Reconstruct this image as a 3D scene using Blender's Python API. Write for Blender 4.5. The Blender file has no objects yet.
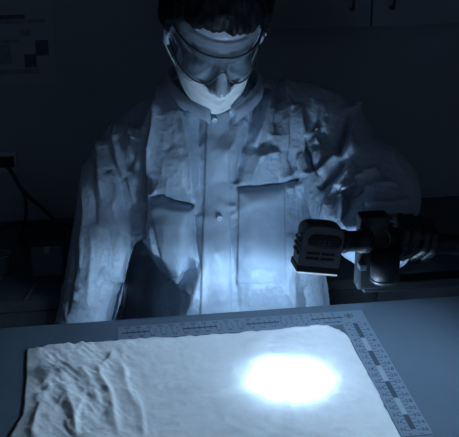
import bpy, bmesh, math, random
import numpy as np
from mathutils import Vector, Matrix, Euler
from mathutils.bvhtree import BVHTree

# ------------------------------------------------------------------ camera, world, exposure
scene = bpy.context.scene
COL = scene.collection
random.seed(7)
rng = np.random.default_rng(7)
W, H, F = 459, 437, 1039.0
CAM = np.array([-0.26, -1.71, 1.82])
YAW, PITCH = math.radians(8.6), math.radians(22.4)
FW = np.array([math.sin(YAW)*math.cos(PITCH), math.cos(YAW)*math.cos(PITCH), -math.sin(PITCH)])
RT = np.array([math.cos(YAW), -math.sin(YAW), 0.0])
UP = np.cross(RT, FW)
cd = bpy.data.cameras.new('camera')
cam = bpy.data.objects.new('camera', cd)
COL.objects.link(cam)
cd.sensor_fit = 'HORIZONTAL'; cd.sensor_width = 36.0; cd.lens = F/W*36.0
cd.clip_start = 0.05; cd.clip_end = 60
cam.matrix_world = Matrix(((RT[0], UP[0], -FW[0], CAM[0]), (RT[1], UP[1], -FW[1], CAM[1]), (RT[2], UP[2], -FW[2], CAM[2]), (0, 0, 0, 1)))
scene.camera = cam

world = bpy.data.worlds.new('dark_room'); scene.world = world; world.use_nodes = True
bgn = world.node_tree.nodes.get('Background') or world.node_tree.nodes.new('ShaderNodeBackground')
bgn.inputs['Color'].default_value = (0.60, 0.76, 1.0, 1); bgn.inputs['Strength'].default_value = 0.12

vs = scene.view_settings
vs.view_transform = 'Standard'; vs.look = 'None'; vs.gamma = 1.0; vs.use_curve_mapping = False
vs.exposure = 0.0
scene.cycles.use_denoising = True
scene.cycles.use_guiding = True
scene.cycles.max_bounces = 8
scene.cycles.diffuse_bounces = 5
scene.cycles.sample_clamp_indirect = 0.0

LAMP_COL = (0.50, 0.735, 1.0)
LAMP_CORE_W = 440.0
BEAM_T = 0.134           # tangent of its half-power angle
LAMP_SPILL_W = 1.85

# photograph frame -> place (used to read positions off the photograph)
def ray(x, y): return FW + RT*(x - W/2)/F - UP*(y - H/2)/F
def atY(x, y, Y): d = ray(x, y); return CAM + d*(Y - CAM[1])/d[1]
def atZ(x, y, Z): d = ray(x, y); return CAM + d*(Z - CAM[2])/d[2]
def proj(P):
    v = P - CAM; z = v @ FW
    return W/2 + F*(v @ RT)/z, H/2 - F*(v @ UP)/z

# ------------------------------------------------------------------ materials
def mat(name, color, rough=0.6, spec=0.4, var=0.12, vscale=30.0, bump=0.0, bscale=60.0, bdist=0.002, metal=0.0, trans=0.0, sheen=0.0, btype='noise'):
    m = bpy.data.materials.new(name); m.use_nodes = True
    nt = m.node_tree; b = nt.nodes['Principled BSDF']
    tc = nt.nodes.new('ShaderNodeTexCoord')
    n = nt.nodes.new('ShaderNodeTexNoise'); n.inputs['Scale'].default_value = vscale; n.inputs['Detail'].default_value = 4
    nt.links.new(tc.outputs['Object'], n.inputs['Vector'])
    r = nt.nodes.new('ShaderNodeValToRGB')
    lo = [c*(1 - var) for c in color]; hi = [min(1, c*(1 + var)) for c in color]
    r.color_ramp.elements[0].position = 0.3; r.color_ramp.elements[1].position = 0.7
    r.color_ramp.elements[0].color = (*lo, 1); r.color_ramp.elements[1].color = (*hi, 1)
    nt.links.new(n.outputs['Fac'], r.inputs['Fac']); nt.links.new(r.outputs['Color'], b.inputs['Base Color'])
    b.inputs['Roughness'].default_value = rough
    b.inputs['Specular IOR Level'].default_value = spec
    b.inputs['Metallic'].default_value = metal
    if sheen: b.inputs['Sheen Weight'].default_value = sheen
    if bump:
        if btype == 'noise':
            t = nt.nodes.new('ShaderNodeTexNoise'); t.inputs['Detail'].default_value = 5; out = t.outputs['Fac']
        else:
            t = nt.nodes.new('ShaderNodeTexVoronoi'); t.feature = 'F1'; out = t.outputs['Distance']
        t.inputs['Scale'].default_value = bscale
        nt.links.new(tc.outputs['Object'], t.inputs['Vector'])
        bp = nt.nodes.new('ShaderNodeBump'); bp.inputs['Strength'].default_value = bump; bp.inputs['Distance'].default_value = bdist
        nt.links.new(out, bp.inputs['Height']); nt.links.new(bp.outputs['Normal'], b.inputs['Normal'])
    return m

M = {}
M['coat'] = mat('coat_nonwoven', (0.41, 0.51, 0.63), 0.42, 0.45, 0.05, 60, 0.6, 70, 0.006)
M['coat_seam'] = mat('coat_seam', (0.41, 0.51, 0.63), 0.45, 0.4, 0.04, 80, 0.2, 120, 0.002)
M['snap'] = mat('snap_plastic', (0.62, 0.74, 0.86), 0.25, 0.6, 0.03)
M['skin'] = mat('skin', (0.38, 0.44, 0.51), 0.5, 0.4, 0.08, 60, 0.1, 300, 0.001)
M['hair'] = mat('hair_black', (0.006, 0.007, 0.010), 0.55, 0.2, 0.3, 90, 0.4, 220, 0.002)
M['mask'] = mat('mask_paper', (0.88, 0.91, 0.94), 0.7, 0.3, 0.04, 120, 0.15, 200, 0.001)
M['goggle_frame'] = mat('goggle_frame', (0.07, 0.085, 0.11), 0.3, 0.5, 0.1)
M['shirt'] = mat('shirt_dark', (0.05, 0.06, 0.08), 0.8, 0.2)
M['trousers'] = mat('trousers_dark', (0.03, 0.035, 0.05), 0.85, 0.2, 0.2, 80)
M['shoe'] = mat('shoe_leather', (0.02, 0.02, 0.025), 0.4, 0.5)
M['glove'] = mat('glove_nitrile', (0.010, 0.013, 0.020), 0.45, 0.45, 0.1, 60, 0.25, 120, 0.001)
M['lampblack'] = mat('lamp_housing', (0.085, 0.105, 0.13), 0.42, 0.5, 0.06, 100, 0.08, 500, 0.0005)
M['lampdark'] = mat('lamp_black', (0.012, 0.015, 0.021), 0.5, 0.3, 0.1)
M['lampmetal'] = mat('lamp_metal', (0.25, 0.29, 0.34), 0.3, 0.6, 0.05, metal=0.8)
M['bench'] = mat('bench_laminate', (0.100, 0.138, 0.186), 0.5, 0.35, 0.03, 25, 0.05, 300, 0.0005)
M['benchleg'] = mat('bench_leg_steel', (0.10, 0.12, 0.15), 0.4, 0.5, 0.05, metal=0.6)
M['ruler_white'] = mat('ruler_white', (0.31, 0.37, 0.44), 0.5, 0.3, 0.02)
M['ruler'] = mat('ruler_paper', (0.185, 0.24, 0.31), 0.55, 0.3, 0.02)
M['ink'] = mat('ruler_ink', (0.05, 0.07, 0.10), 0.6, 0.2, 0.1)
M['wall'] = mat('wall_paint', (0.30, 0.37, 0.45), 0.8, 0.2, 0.05, 6, 0.05, 150, 0.001)
M['floor'] = mat('floor_vinyl', (0.10, 0.12, 0.15), 0.5, 0.3, 0.1, 12)
M['ceiling'] = mat('ceiling_paint', (0.2, 0.23, 0.27), 0.9, 0.1, 0.05, 8)
M['cab'] = mat('cabinet_laminate', (0.17, 0.215, 0.27), 0.5, 0.3, 0.05, 8)
M['dark'] = mat('dark_plastic', (0.02, 0.023, 0.03), 0.5, 0.4, 0.15)
M['counter'] = mat('counter_dark', (0.095, 0.12, 0.15), 0.5, 0.3, 0.15, 20)
M['paper'] = mat('poster_paper', (0.34, 0.42, 0.50), 0.7, 0.2, 0.03)
M['print'] = mat('poster_print', (0.11, 0.14, 0.18), 0.7, 0.2, 0.2, 40)
M['print2'] = mat('poster_print_pale', (0.24, 0.30, 0.37), 0.7, 0.2, 0.15, 60)
M['outlet'] = mat('outlet_plastic', (0.42, 0.5, 0.6), 0.5, 0.3, 0.03)
M['box'] = mat('box_grey', (0.14, 0.17, 0.21), 0.6, 0.3, 0.1)
M['steel'] = mat('steel', (0.4, 0.45, 0.5), 0.3, 0.5, 0.05, metal=0.9)

def lens_material():
    m = bpy.data.materials.new('tinted_visor'); m.use_nodes = True
    nt = m.node_tree; nt.nodes.clear()
    o = nt.nodes.new('ShaderNodeOutputMaterial'); t = nt.nodes.new('ShaderNodeBsdfTransparent')
    t.inputs['Color'].default_value = (0.84, 0.86, 0.88, 1)
    g = nt.nodes.new('ShaderNodeBsdfGlossy'); g.inputs['Roughness'].default_value = 0.12; g.inputs['Color'].default_value = (0.8, 0.85, 0.9, 1)
    df = nt.nodes.new('ShaderNodeBsdfDiffuse'); df.inputs['Color'].default_value = (0.30, 0.36, 0.43, 1)
    m0 = nt.nodes.new('ShaderNodeMixShader'); m0.inputs[0].default_value = 0.16
    nt.links.new(t.outputs[0], m0.inputs[1]); nt.links.new(df.outputs[0], m0.inputs[2])
    mx = nt.nodes.new('ShaderNodeMixShader')
    mx.inputs[0].default_value = 0.05; nt.links.new(m0.outputs[0], mx.inputs[1]); nt.links.new(g.outputs[0], mx.inputs[2])
    nt.links.new(mx.outputs[0], o.inputs[0])
    return m
M['visor'] = lens_material()
def glow(name, col, s):
    m = bpy.data.materials.new(name); m.use_nodes = True
    b = m.node_tree.nodes['Principled BSDF']; b.inputs['Base Color'].default_value = (0.8, 0.85, 0.9, 1)
    b.inputs['Emission Color'].default_value = (*col, 1); b.inputs['Emission Strength'].default_value = s
    return m
M['lens_glow'] = glow('lamp_lens_lit', LAMP_COL, 0.5)

def cloth_material():
    m = mat('cloth_cotton', (0.83, 0.85, 0.87), 0.85, 0.15, 0.03, 40, 0.25, 700, 0.0008)
    nt = m.node_tree; b = nt.nodes['Principled BSDF']
    src = b.inputs['Base Color'].links[0].from_socket
    tc = nt.nodes.new('ShaderNodeTexCoord')
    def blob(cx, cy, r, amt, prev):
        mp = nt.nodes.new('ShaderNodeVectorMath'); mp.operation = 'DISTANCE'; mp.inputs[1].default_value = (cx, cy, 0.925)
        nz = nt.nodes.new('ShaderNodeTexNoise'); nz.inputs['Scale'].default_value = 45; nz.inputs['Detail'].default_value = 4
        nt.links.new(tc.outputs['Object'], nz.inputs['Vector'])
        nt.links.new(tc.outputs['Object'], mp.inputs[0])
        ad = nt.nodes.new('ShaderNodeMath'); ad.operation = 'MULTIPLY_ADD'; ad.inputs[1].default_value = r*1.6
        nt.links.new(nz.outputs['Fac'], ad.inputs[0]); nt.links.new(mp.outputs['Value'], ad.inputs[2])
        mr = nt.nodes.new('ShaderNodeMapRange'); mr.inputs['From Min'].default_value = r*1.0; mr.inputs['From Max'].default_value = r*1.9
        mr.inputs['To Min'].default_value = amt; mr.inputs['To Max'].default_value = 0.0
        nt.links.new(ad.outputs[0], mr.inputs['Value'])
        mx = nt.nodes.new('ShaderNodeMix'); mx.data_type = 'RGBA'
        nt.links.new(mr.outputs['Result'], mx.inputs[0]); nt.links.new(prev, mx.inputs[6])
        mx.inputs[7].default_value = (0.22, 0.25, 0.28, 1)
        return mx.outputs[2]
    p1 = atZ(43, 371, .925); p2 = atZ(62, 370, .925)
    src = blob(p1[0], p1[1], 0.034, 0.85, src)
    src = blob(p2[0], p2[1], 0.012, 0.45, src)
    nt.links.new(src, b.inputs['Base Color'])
    return m
M['cloth'] = cloth_material()

# ------------------------------------------------------------------ mesh helpers
def link(name, verts, faces, material, parent=None, smooth=True):
    me = bpy.data.meshes.new(name)
    me.from_pydata([tuple(map(float, v)) for v in verts], [], [tuple(map(int, f)) for f in faces])
    me.validate(); me.update()
    if smooth: me.polygons.foreach_set('use_smooth', [True]*len(me.polygons))
    ob = bpy.data.objects.new(name, me); COL.objects.link(ob)
    if material: me.materials.append(material)
    if parent: ob.parent = parent; ob.matrix_parent_inverse = parent.matrix_world.inverted()
    return ob
def from_bm(name, bm, material, parent=None, smooth=False):
    me = bpy.data.meshes.new(name); bm.normal_update(); bm.to_mesh(me); bm.free()
    if smooth: me.polygons.foreach_set('use_smooth', [True]*len(me.polygons))
    ob = bpy.data.objects.new(name, me); COL.objects.link(ob)
    if material: me.materials.append(material)
    if parent: ob.parent = parent; ob.matrix_parent_inverse = parent.matrix_world.inverted()
    return ob
def tag(o, label=None, cat=None, group=None, kind=None):
    if label: o['label'] = label
    if cat: o['category'] = cat
    if group: o['group'] = group
    if kind: o['kind'] = kind
    return o
def empty(name, loc=(0, 0, 0)):
    o = bpy.data.objects.new(name, None); COL.objects.link(o); o.location = loc
    o.matrix_world = Matrix.Translation(loc)
    o.empty_display_size = 0.05
    return o
def bm_box(bm, c, s, R=None, bevel=0.0, seg=2):
    r = bmesh.ops.create_cube(bm, size=1.0)
    vs_ = r['verts']
    bmesh.ops.scale(bm, vec=s, verts=vs_)
    if bevel:
        es = list({e for v in vs_ for e in v.link_edges})
        rb = bmesh.ops.bevel(bm, geom=es, offset=bevel, segments=seg, affect='EDGES', profile=0.5)
        vs_ = list({v for f in rb['faces'] for v in f.verts} | {v for v in vs_ if v.is_valid})
    if R is not None: bmesh.ops.transform(bm, matrix=R, verts=vs_)
    bmesh.ops.translate(bm, vec=c, verts=vs_)
    return vs_
def box(name, c, s, material, parent=None, bevel=0.003, R=None):
    bm = bmesh.new(); bm_box(bm, c, s, R, bevel)
    return from_bm(name, bm, material, parent, False)
def lathe(profile, a, b, seg=32, caps=True):
    """profile: list of (t along a->b in metres, radius)"""
    a = np.array(a, float); b = np.array(b, float); d = b - a; d /= np.linalg.norm(d)
    u = np.cross(d, [0, 0, 1.0]);
    if np.linalg.norm(u) < 1e-3: u = np.array([1.0, 0, 0])
    u /= np.linalg.norm(u); v = np.cross(d, u)
    V = []; Fc = []
    for t, r in profile:
        for k in range(seg):
            an = 2*math.pi*k/seg
            V.append(a + d*t + r*(u*math.cos(an) + v*math.sin(an)))
    for i in range(len(profile) - 1):
        for k in range(seg):
            k2 = (k + 1) % seg
            Fc.append((i*seg + k, i*seg + k2, (i + 1)*seg + k2, (i + 1)*seg + k))
    if caps:
        Fc.append(tuple(range(seg))[::-1]); n = (len(profile) - 1)*seg; Fc.append(tuple(range(n, n + seg)))
    return V, Fc
def tube(path, radii, seg=10, caps=True):
    P = np.array(path, float); n = len(P)
    if np.isscalar(radii): radii = [radii]*n
    T = np.gradient(P, axis=0); T /= np.linalg.norm(T, axis=1)[:, None] + 1e-12
    u = np.cross(T[0], [0.13, 0.31, 0.94]); u /= np.linalg.norm(u)
    V = []; Fc = []
    for i in range(n):
        u = u - T[i]*(u @ T[i]); u /= np.linalg.norm(u); v = np.cross(T[i], u)
        for k in range(seg):
            an = 2*math.pi*k/seg
            V.append(P[i] + radii[i]*(u*math.cos(an) + v*math.sin(an)))
    for i in range(n - 1):
        for k in range(seg):
            k2 = (k + 1) % seg
            Fc.append((i*seg + k, i*seg + k2, (i + 1)*seg + k2, (i + 1)*seg + k))
    if caps:
        Fc.append(tuple(range(seg))[::-1]); m_ = (n - 1)*seg; Fc.append(tuple(range(m_, m_ + seg)))
    return V, Fc
def catmull(pts, n=40):
    P = np.array(pts, float); P = np.vstack([2*P[0] - P[1], P, 2*P[-1] - P[-2]])
    out = []
    segs = len(P) - 3
    for t in np.linspace(0, segs - 1e-6, n):
        i = int(t); f = t - i
        p0, p1, p2, p3 = P[i:i + 4]
        out.append(0.5*((2*p1) + (-p0 + p2)*f + (2*p0 - 5*p1 + 4*p2 - p3)*f*f + (-p0 + 3*p1 - 3*p2 + p3)*f**3))
    return np.array(out)
class Acc:
    def __init__(s): s.V = []; s.F = []
    def add(s, V, Fc):
        o = len(s.V); s.V += [np.array(v, float) for v in V]; s.F += [tuple(i + o for i in f) for f in Fc]; return s
    def cap(s, a, b, ra, rb, seg=20):   # tapered capsule
        a = np.array(a, float); b = np.array(b, float); L = np.linalg.norm(b - a)
        pr = []
        for k in range(7): an = math.pi/2*k/6; pr.append((-ra*math.cos(an), max(ra*math.sin(an), 1e-4)))
        for k in range(7): an = math.pi/2*k/6; pr.append((L + rb*math.sin(an), max(rb*math.cos(an), 1e-4)))
        return s.add(*lathe(pr, a, b, seg))
    def ell(s, c, r, R=None, seg=28):
        V = []; Fc = []; n = seg//2
        for i in range(n + 1):
            th = math.pi*i/n
            for k in range(seg):
                ph = 2*math.pi*k/seg; st = max(math.sin(th), 1e-3)
                p = np.array([r[0]*st*math.cos(ph), r[1]*st*math.sin(ph), r[2]*math.cos(th)])
                if R is not None: p = R @ p
                V.append(p + np.array(c))
        for i in range(n):
            for k in range(seg):
                k2 = (k + 1) % seg
                Fc.append((i*seg + k, (i + 1)*seg + k, (i + 1)*seg + k2, i*seg + k2))
        Fc.append(tuple(range(seg))); Fc.append(tuple(range(n*seg, n*seg + seg))[::-1])
        return s.add(V, Fc)
    def loft(s, rings, seg=48, p=2.4):   # rings: (cx,cy,z,a,b)
        V = []; Fc = []
        for cx, cy, z, a, b in rings:
            for k in range(seg):
                an = 2*math.pi*k/seg; c_, s_ = math.cos(an), math.sin(an)
                V.append((cx + a*math.copysign(abs(c_)**(2/p), c_), cy + b*math.copysign(abs(s_)**(2/p), s_), z))
        for i in range(len(rings) - 1):
            for k in range(seg):
                k2 = (k + 1) % seg
                Fc.append((i*seg + k, i*seg + k2, (i + 1)*seg + k2, (i + 1)*seg + k))
        Fc.append(tuple(range(seg))[::-1]); n = (len(rings) - 1)*seg; Fc.append(tuple(range(n, n + seg)))
        return s.add(V, Fc)
def remesh(acc, voxel):
    me = bpy.data.meshes.new('tmp'); me.from_pydata([tuple(v) for v in acc.V], [], acc.F); me.update()
    bm = bmesh.new(); bm.from_mesh(me); bmesh.ops.recalc_face_normals(bm, faces=bm.faces); bm.to_mesh(me); bm.free()
    ob = bpy.data.objects.new('tmp', me); COL.objects.link(ob)
    md = ob.modifiers.new('r', 'REMESH'); md.mode = 'VOXEL'; md.voxel_size = voxel
    dg = bpy.context.evaluated_depsgraph_get(); dg.update()
    e = ob.evaluated_get(dg); m2 = e.to_mesh()
    V = np.empty(len(m2.vertices)*3); m2.vertices.foreach_get('co', V); V = V.reshape(-1, 3)
    Q = np.array([tuple(p.vertices) if len(p.vertices) == 4 else tuple(p.vertices) + (p.vertices[2],) for p in m2.polygons])
    e.to_mesh_clear(); bpy.data.objects.remove(ob); bpy.data.meshes.remove(me)
    return V, Q
def smooth(V, Q, it, lam=0.5):
    E = np.vstack([Q[:, [0, 1]], Q[:, [1, 2]], Q[:, [2, 3]], Q[:, [3, 0]]])
    E = E[E[:, 0] != E[:, 1]]
    E = np.vstack([E, E[:, ::-1]])
    deg = np.bincount(E[:, 0], minlength=len(V))[:, None] + 1e-9
    for _ in range(it):
        S = np.stack([np.bincount(E[:, 0], weights=V[E[:, 1], k], minlength=len(V)) for k in range(3)], 1)/deg
        V = V + lam*(S - V)
    return V
def normals(V, Q):
    n = np.cross(V[Q[:, 2]] - V[Q[:, 0]], V[Q[:, 3]] - V[Q[:, 1]])
    N = np.zeros_like(V)
    for k in range(4):
        for c in range(3): N[:, c] += np.bincount(Q[:, k], weights=n[:, c], minlength=len(V))
    return N/(np.linalg.norm(N, axis=1)[:, None] + 1e-12)
_tab = rng.random((64, 64, 64))
def vnoise(P):
    P = np.asarray(P); i = np.floor(P).astype(int); f = P - i; f = f*f*(3 - 2*f)
    o = 0
    for dx in (0, 1):
        for dy in (0, 1):
            for dz in (0, 1):
                w = (f[:, 0] if dx else 1 - f[:, 0])*(f[:, 1] if dy else 1 - f[:, 1])*(f[:, 2] if dz else 1 - f[:, 2])
                o = o + w*_tab[(i[:, 0] + dx) % 64, (i[:, 1] + dy) % 64, (i[:, 2] + dz) % 64]
    return o*2 - 1
def ridged(P, oct=3):
    o = 0; a = 1
    for k in range(oct):
        o = o + a*(1 - 2*np.abs(vnoise(P*(2.03**k) + 7.3*k))); a *= 0.5
    return o
def polydist(px, py, pts):
    """distance, signed side and parameter 0..1 along a polyline"""
    pts = np.array(pts, float); L = np.r_[0, np.cumsum(np.hypot(*np.diff(pts, axis=0).T))]; tot = L[-1]
    best = np.full(px.shape, 1e9); side = np.zeros_like(px); tt = np.zeros_like(px)
    for i in range(len(pts) - 1):
        a = pts[i]; d = pts[i + 1] - a; l2 = d @ d
        s_ = np.clip(((px - a[0])*d[0] + (py - a[1])*d[1])/l2, 0, 1)
        qx = px - a[0] - s_*d[0]; qy = py - a[1] - s_*d[1]; dist = np.hypot(qx, qy)
        m_ = dist < best
        best = np.where(m_, dist, best); side = np.where(m_, np.sign(d[0]*qy - d[1]*qx), side)
        tt = np.where(m_, (L[i] + s_*math.sqrt(l2))/tot, tt)
    return best, side, tt
def stroke(px, py, pts, h, wl, wr=None, t0=0.12, t1=0.12, pw=1.25):
    """ridge (h>0) or groove (h<0); wl/wr widths on the two sides of the line, tapered ends"""
    wr = wl if wr is None else wr
    d, s_, t = polydist(px, py, pts)
    w = np.where(s_ > 0, wr, wl)
    tp = np.clip(t/max(t0, 1e-3), 0, 1)*np.clip((1 - t)/max(t1, 1e-3), 0, 1)
    return h*np.exp(-(d/w)**pw)*np.sqrt(tp)
def polymask(px, py, poly, soft):
    poly = np.array(poly, float); n = len(poly); ins = np.zeros(px.shape, bool)
    for i in range(n):
        x1, y1 = poly[i]; x2, y2 = poly[(i + 1) % n]
        c = (y1 > py) != (y2 > py)
        ins ^= c & (px < (x2 - x1)*(py - y1)/((y2 - y1) if y2 != y1 else 1e-9) + x1)
    d, _, _ = polydist(px, py, list(map(tuple, poly)) + [tuple(poly[0])])
    return np.clip(0.5 + np.where(ins, d, -d)/soft*0.5, 0, 1)

TZ = 0.92       # top of the examination table

# ------------------------------------------------------------------ setting
WALLY = 1.3
def struct(o): o['kind'] = 'structure'; return o
struct(box('floor', (0, -0.4, -0.025), (6.0, 6.0, 0.05), M['floor'], bevel=0))
struct(box('wall_back', (0, WALLY + 0.05, 1.3), (6.0, 0.1, 2.6), M['wall'], bevel=0))
struct(box('wall_left', (-2.6, -0.4, 1.3), (0.1, 3.38, 2.6), M['wall'], bevel=0))
struct(box('wall_right', (2.6, -0.4, 1.3), (0.1, 3.38, 2.6), M['wall'], bevel=0))
struct(box('ceiling', (0, -0.4, 2.63), (6.0, 3.6, 0.05), M['ceiling'], bevel=0))
struct(box('baseboard_back', (0, WALLY - 0.008, 0.05), (5.0, 0.016, 0.1), M['cab'], bevel=0.002))

# ------------------------------------------------------------------ examination table
def make_table():
    t = empty('examination_table', (0, -0.45, 0))
    tag(t, 'blue-grey topped examination table under the cloth and the scale', 'table')
    bm = bmesh.new(); bm_box(bm, (0, -0.45, TZ - 0.018), (2.0, 0.9, 0.036), None, 0.006, 3)
    from_bm('table_top', bm, M['bench'], t)
    for sx in (-1, 1):
        for sy in (-1, 1):
            box('leg', (sx*0.93, -0.45 + sy*0.39, (TZ - 0.036)/2), (0.05, 0.05, TZ - 0.036), M['benchleg'], t, 0.004)
        box('side_rail', (sx*0.93, -0.45, TZ - 0.075), (0.03, 0.729, 0.05), M['benchleg'], t, 0.003)
    box('front_rail', (0, -0.84, TZ - 0.075), (1.809, 0.03, 0.05), M['benchleg'], t, 0.003)
make_table()

# ------------------------------------------------------------------ evidence cloth
def make_cloth():
    x0, x1, y0, y1 = -0.371, 0.192, -0.62, -0.094
    nx, ny = 226, 212
    U, Vv = np.meshgrid(np.linspace(0, 1, nx), np.linspace(0, 1, ny))
    u = U.ravel(); v = Vv.ravel()
    X = x0 + (x1 - x0)*u; Y = y0 + (y1 - y0)*v
    P3 = lambda s, o=0: np.stack([X*s + o, Y*s + 2.1*o, np.full_like(X, 0.37 + o)], 1)
    edge = lambda d: np.exp(-d/0.03)
    # ragged outline
    nzx = vnoise(np.stack([X*26, X*0 + 3.1, X*0 + .5], 1))*0.5 + vnoise(np.stack([X*90, X*0 + 8.1, X*0 + .5], 1))*0.35
    nzy = vnoise(np.stack([Y*22, Y*0 + 5.1, Y*0 + .5], 1))*0.5 + vnoise(np.stack([Y*80, Y*0 + 9.1, Y*0 + .5], 1))*0.3
    Y = Y + nzx*0.0075*edge((1 - v)*0.53) - 0.006*edge((1 - v)*.53)*np.exp(-((X - .19)/.02)**2)
    X = X + nzy*0.004*(edge(u*0.56) - edge((1 - u)*0.56))
    cw = np.exp(-((1 - u)*.56/.022)**2)*np.exp(-((1 - v)*.53/.022)**2); X = X - .009*cw; Y = Y - .007*cw
    X = X - 0.020*np.exp(-u*14)*np.clip((-0.30 - Y)/0.06, 0, 1)     # left edge spreads lower down
    P = np.stack([X, Y, np.full_like(X, TZ)], 1)
    px, py = proj(P)
    z = 0.0035 + 0.0012*ridged(P3(14), 3) + 0.0006*ridged(P3(55, 2.0), 2)
    left = np.clip((175 - px)/90, 0, 1)
    # loose wavy relief on the left part: long folds running down-right
    q = np.stack([(X*0.86 + Y*0.5)*26, (-X*0.5 + Y*0.86)*8, X*0 + 1.7], 1)
    z = z + left*(0.0018*vnoise(q*1.3) + 0.0020*vnoise(q*2.6 + 4) + .0012*ridged(q*4 + 9, 2)) + 0.001*left
    folds = [([(96, 366), (104, 385), (112, 400), (118, 437)], .012, 2.5, 5),
             ([(72, 360), (86, 375), (96, 392), (100, 412)], .008, 2.5, 5),
             ([(58, 372), (66, 392), (72, 410), (78, 440)], .008, 3, 6),
             ([(84, 400), (78, 415), (76, 440)], .008, 2, 5),
             ([(112, 356), (124, 372), (128, 392), (138, 415)], .008, 2.5, 6),
             ([(134, 392), (142, 415), (144, 440)], .008, 2.5, 4),
             ([(40, 405), (36, 420), (33, 440)], .011, 2, 6),
             ([(30, 402), (44, 396), (52, 388)], .006, 2.5, 3),
             ([(60, 350), (90, 348), (130, 346)], .0025, 2, 3),
             ([(98, 372), (108, 362), (114, 352)], .005, 2.5, 4),
             ([(150, 350), (165, 358), (182, 356), (190, 350)], .002, 2, 3),
             ([(262, 395), (275, 402), (300, 406)], .003, 3, 4),
             ([(285, 398), (292, 412), (296, 425)], .003, 3, 4),
             ([(310, 396), (330, 408), (352, 430)], .003, 3, 4),
             ([(200, 420), (230, 428), (262, 440)], .003, 3, 5)]
    for pts, h, a, b in folds: z = z + stroke(px, py, pts, h*.45, a*1.1, b*1.3, .35, .35, 1.6)
    z = z + 0.003*np.exp(-((1 - v)*.53/0.006)**2)*(0.6 + .5*nzx) + 0.0015*np.exp(-((1 - u)*.56/0.006)**2)
    z = np.maximum(z, 0.0014)
    lim_ = np.clip(np.minimum(u*.56, (1 - u)*.56)/.03, 0, 1)
    z = 0.0018 + (z - 0.0018)*(0.12 + .88*lim_)
    rim = (u == 0) | (u == 1) | (v == 0) | (v == 1)
    Vt = np.stack([X, Y, TZ + z], 1)
    Fc = []
    idx = np.arange(nx*ny).reshape(ny, nx)
    for j in range(ny - 1):
        for i in range(nx - 1): Fc.append((idx[j, i], idx[j, i + 1], idx[j + 1, i + 1], idx[j + 1, i]))
    loop = list(idx[0, :]) + list(idx[1:, -1]) + list(idx[-1, -2::-1]) + list(idx[-2:0:-1, 0])
    base = len(Vt)
    low = Vt[loop].copy(); low[:, 2] = TZ + 0.0004
    Vt = np.vstack([Vt, low]); n = len(loop)
    for k in range(n): Fc.append((loop[k], base + k, base + (k + 1) % n, loop[(k + 1) % n]))
    Fc.append(tuple(base + k for k in range(n))[::-1])
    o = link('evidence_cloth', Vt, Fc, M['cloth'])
    tag(o, 'large white wrinkled cotton cloth spread flat on the examination table', 'cloth')
make_cloth()

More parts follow.
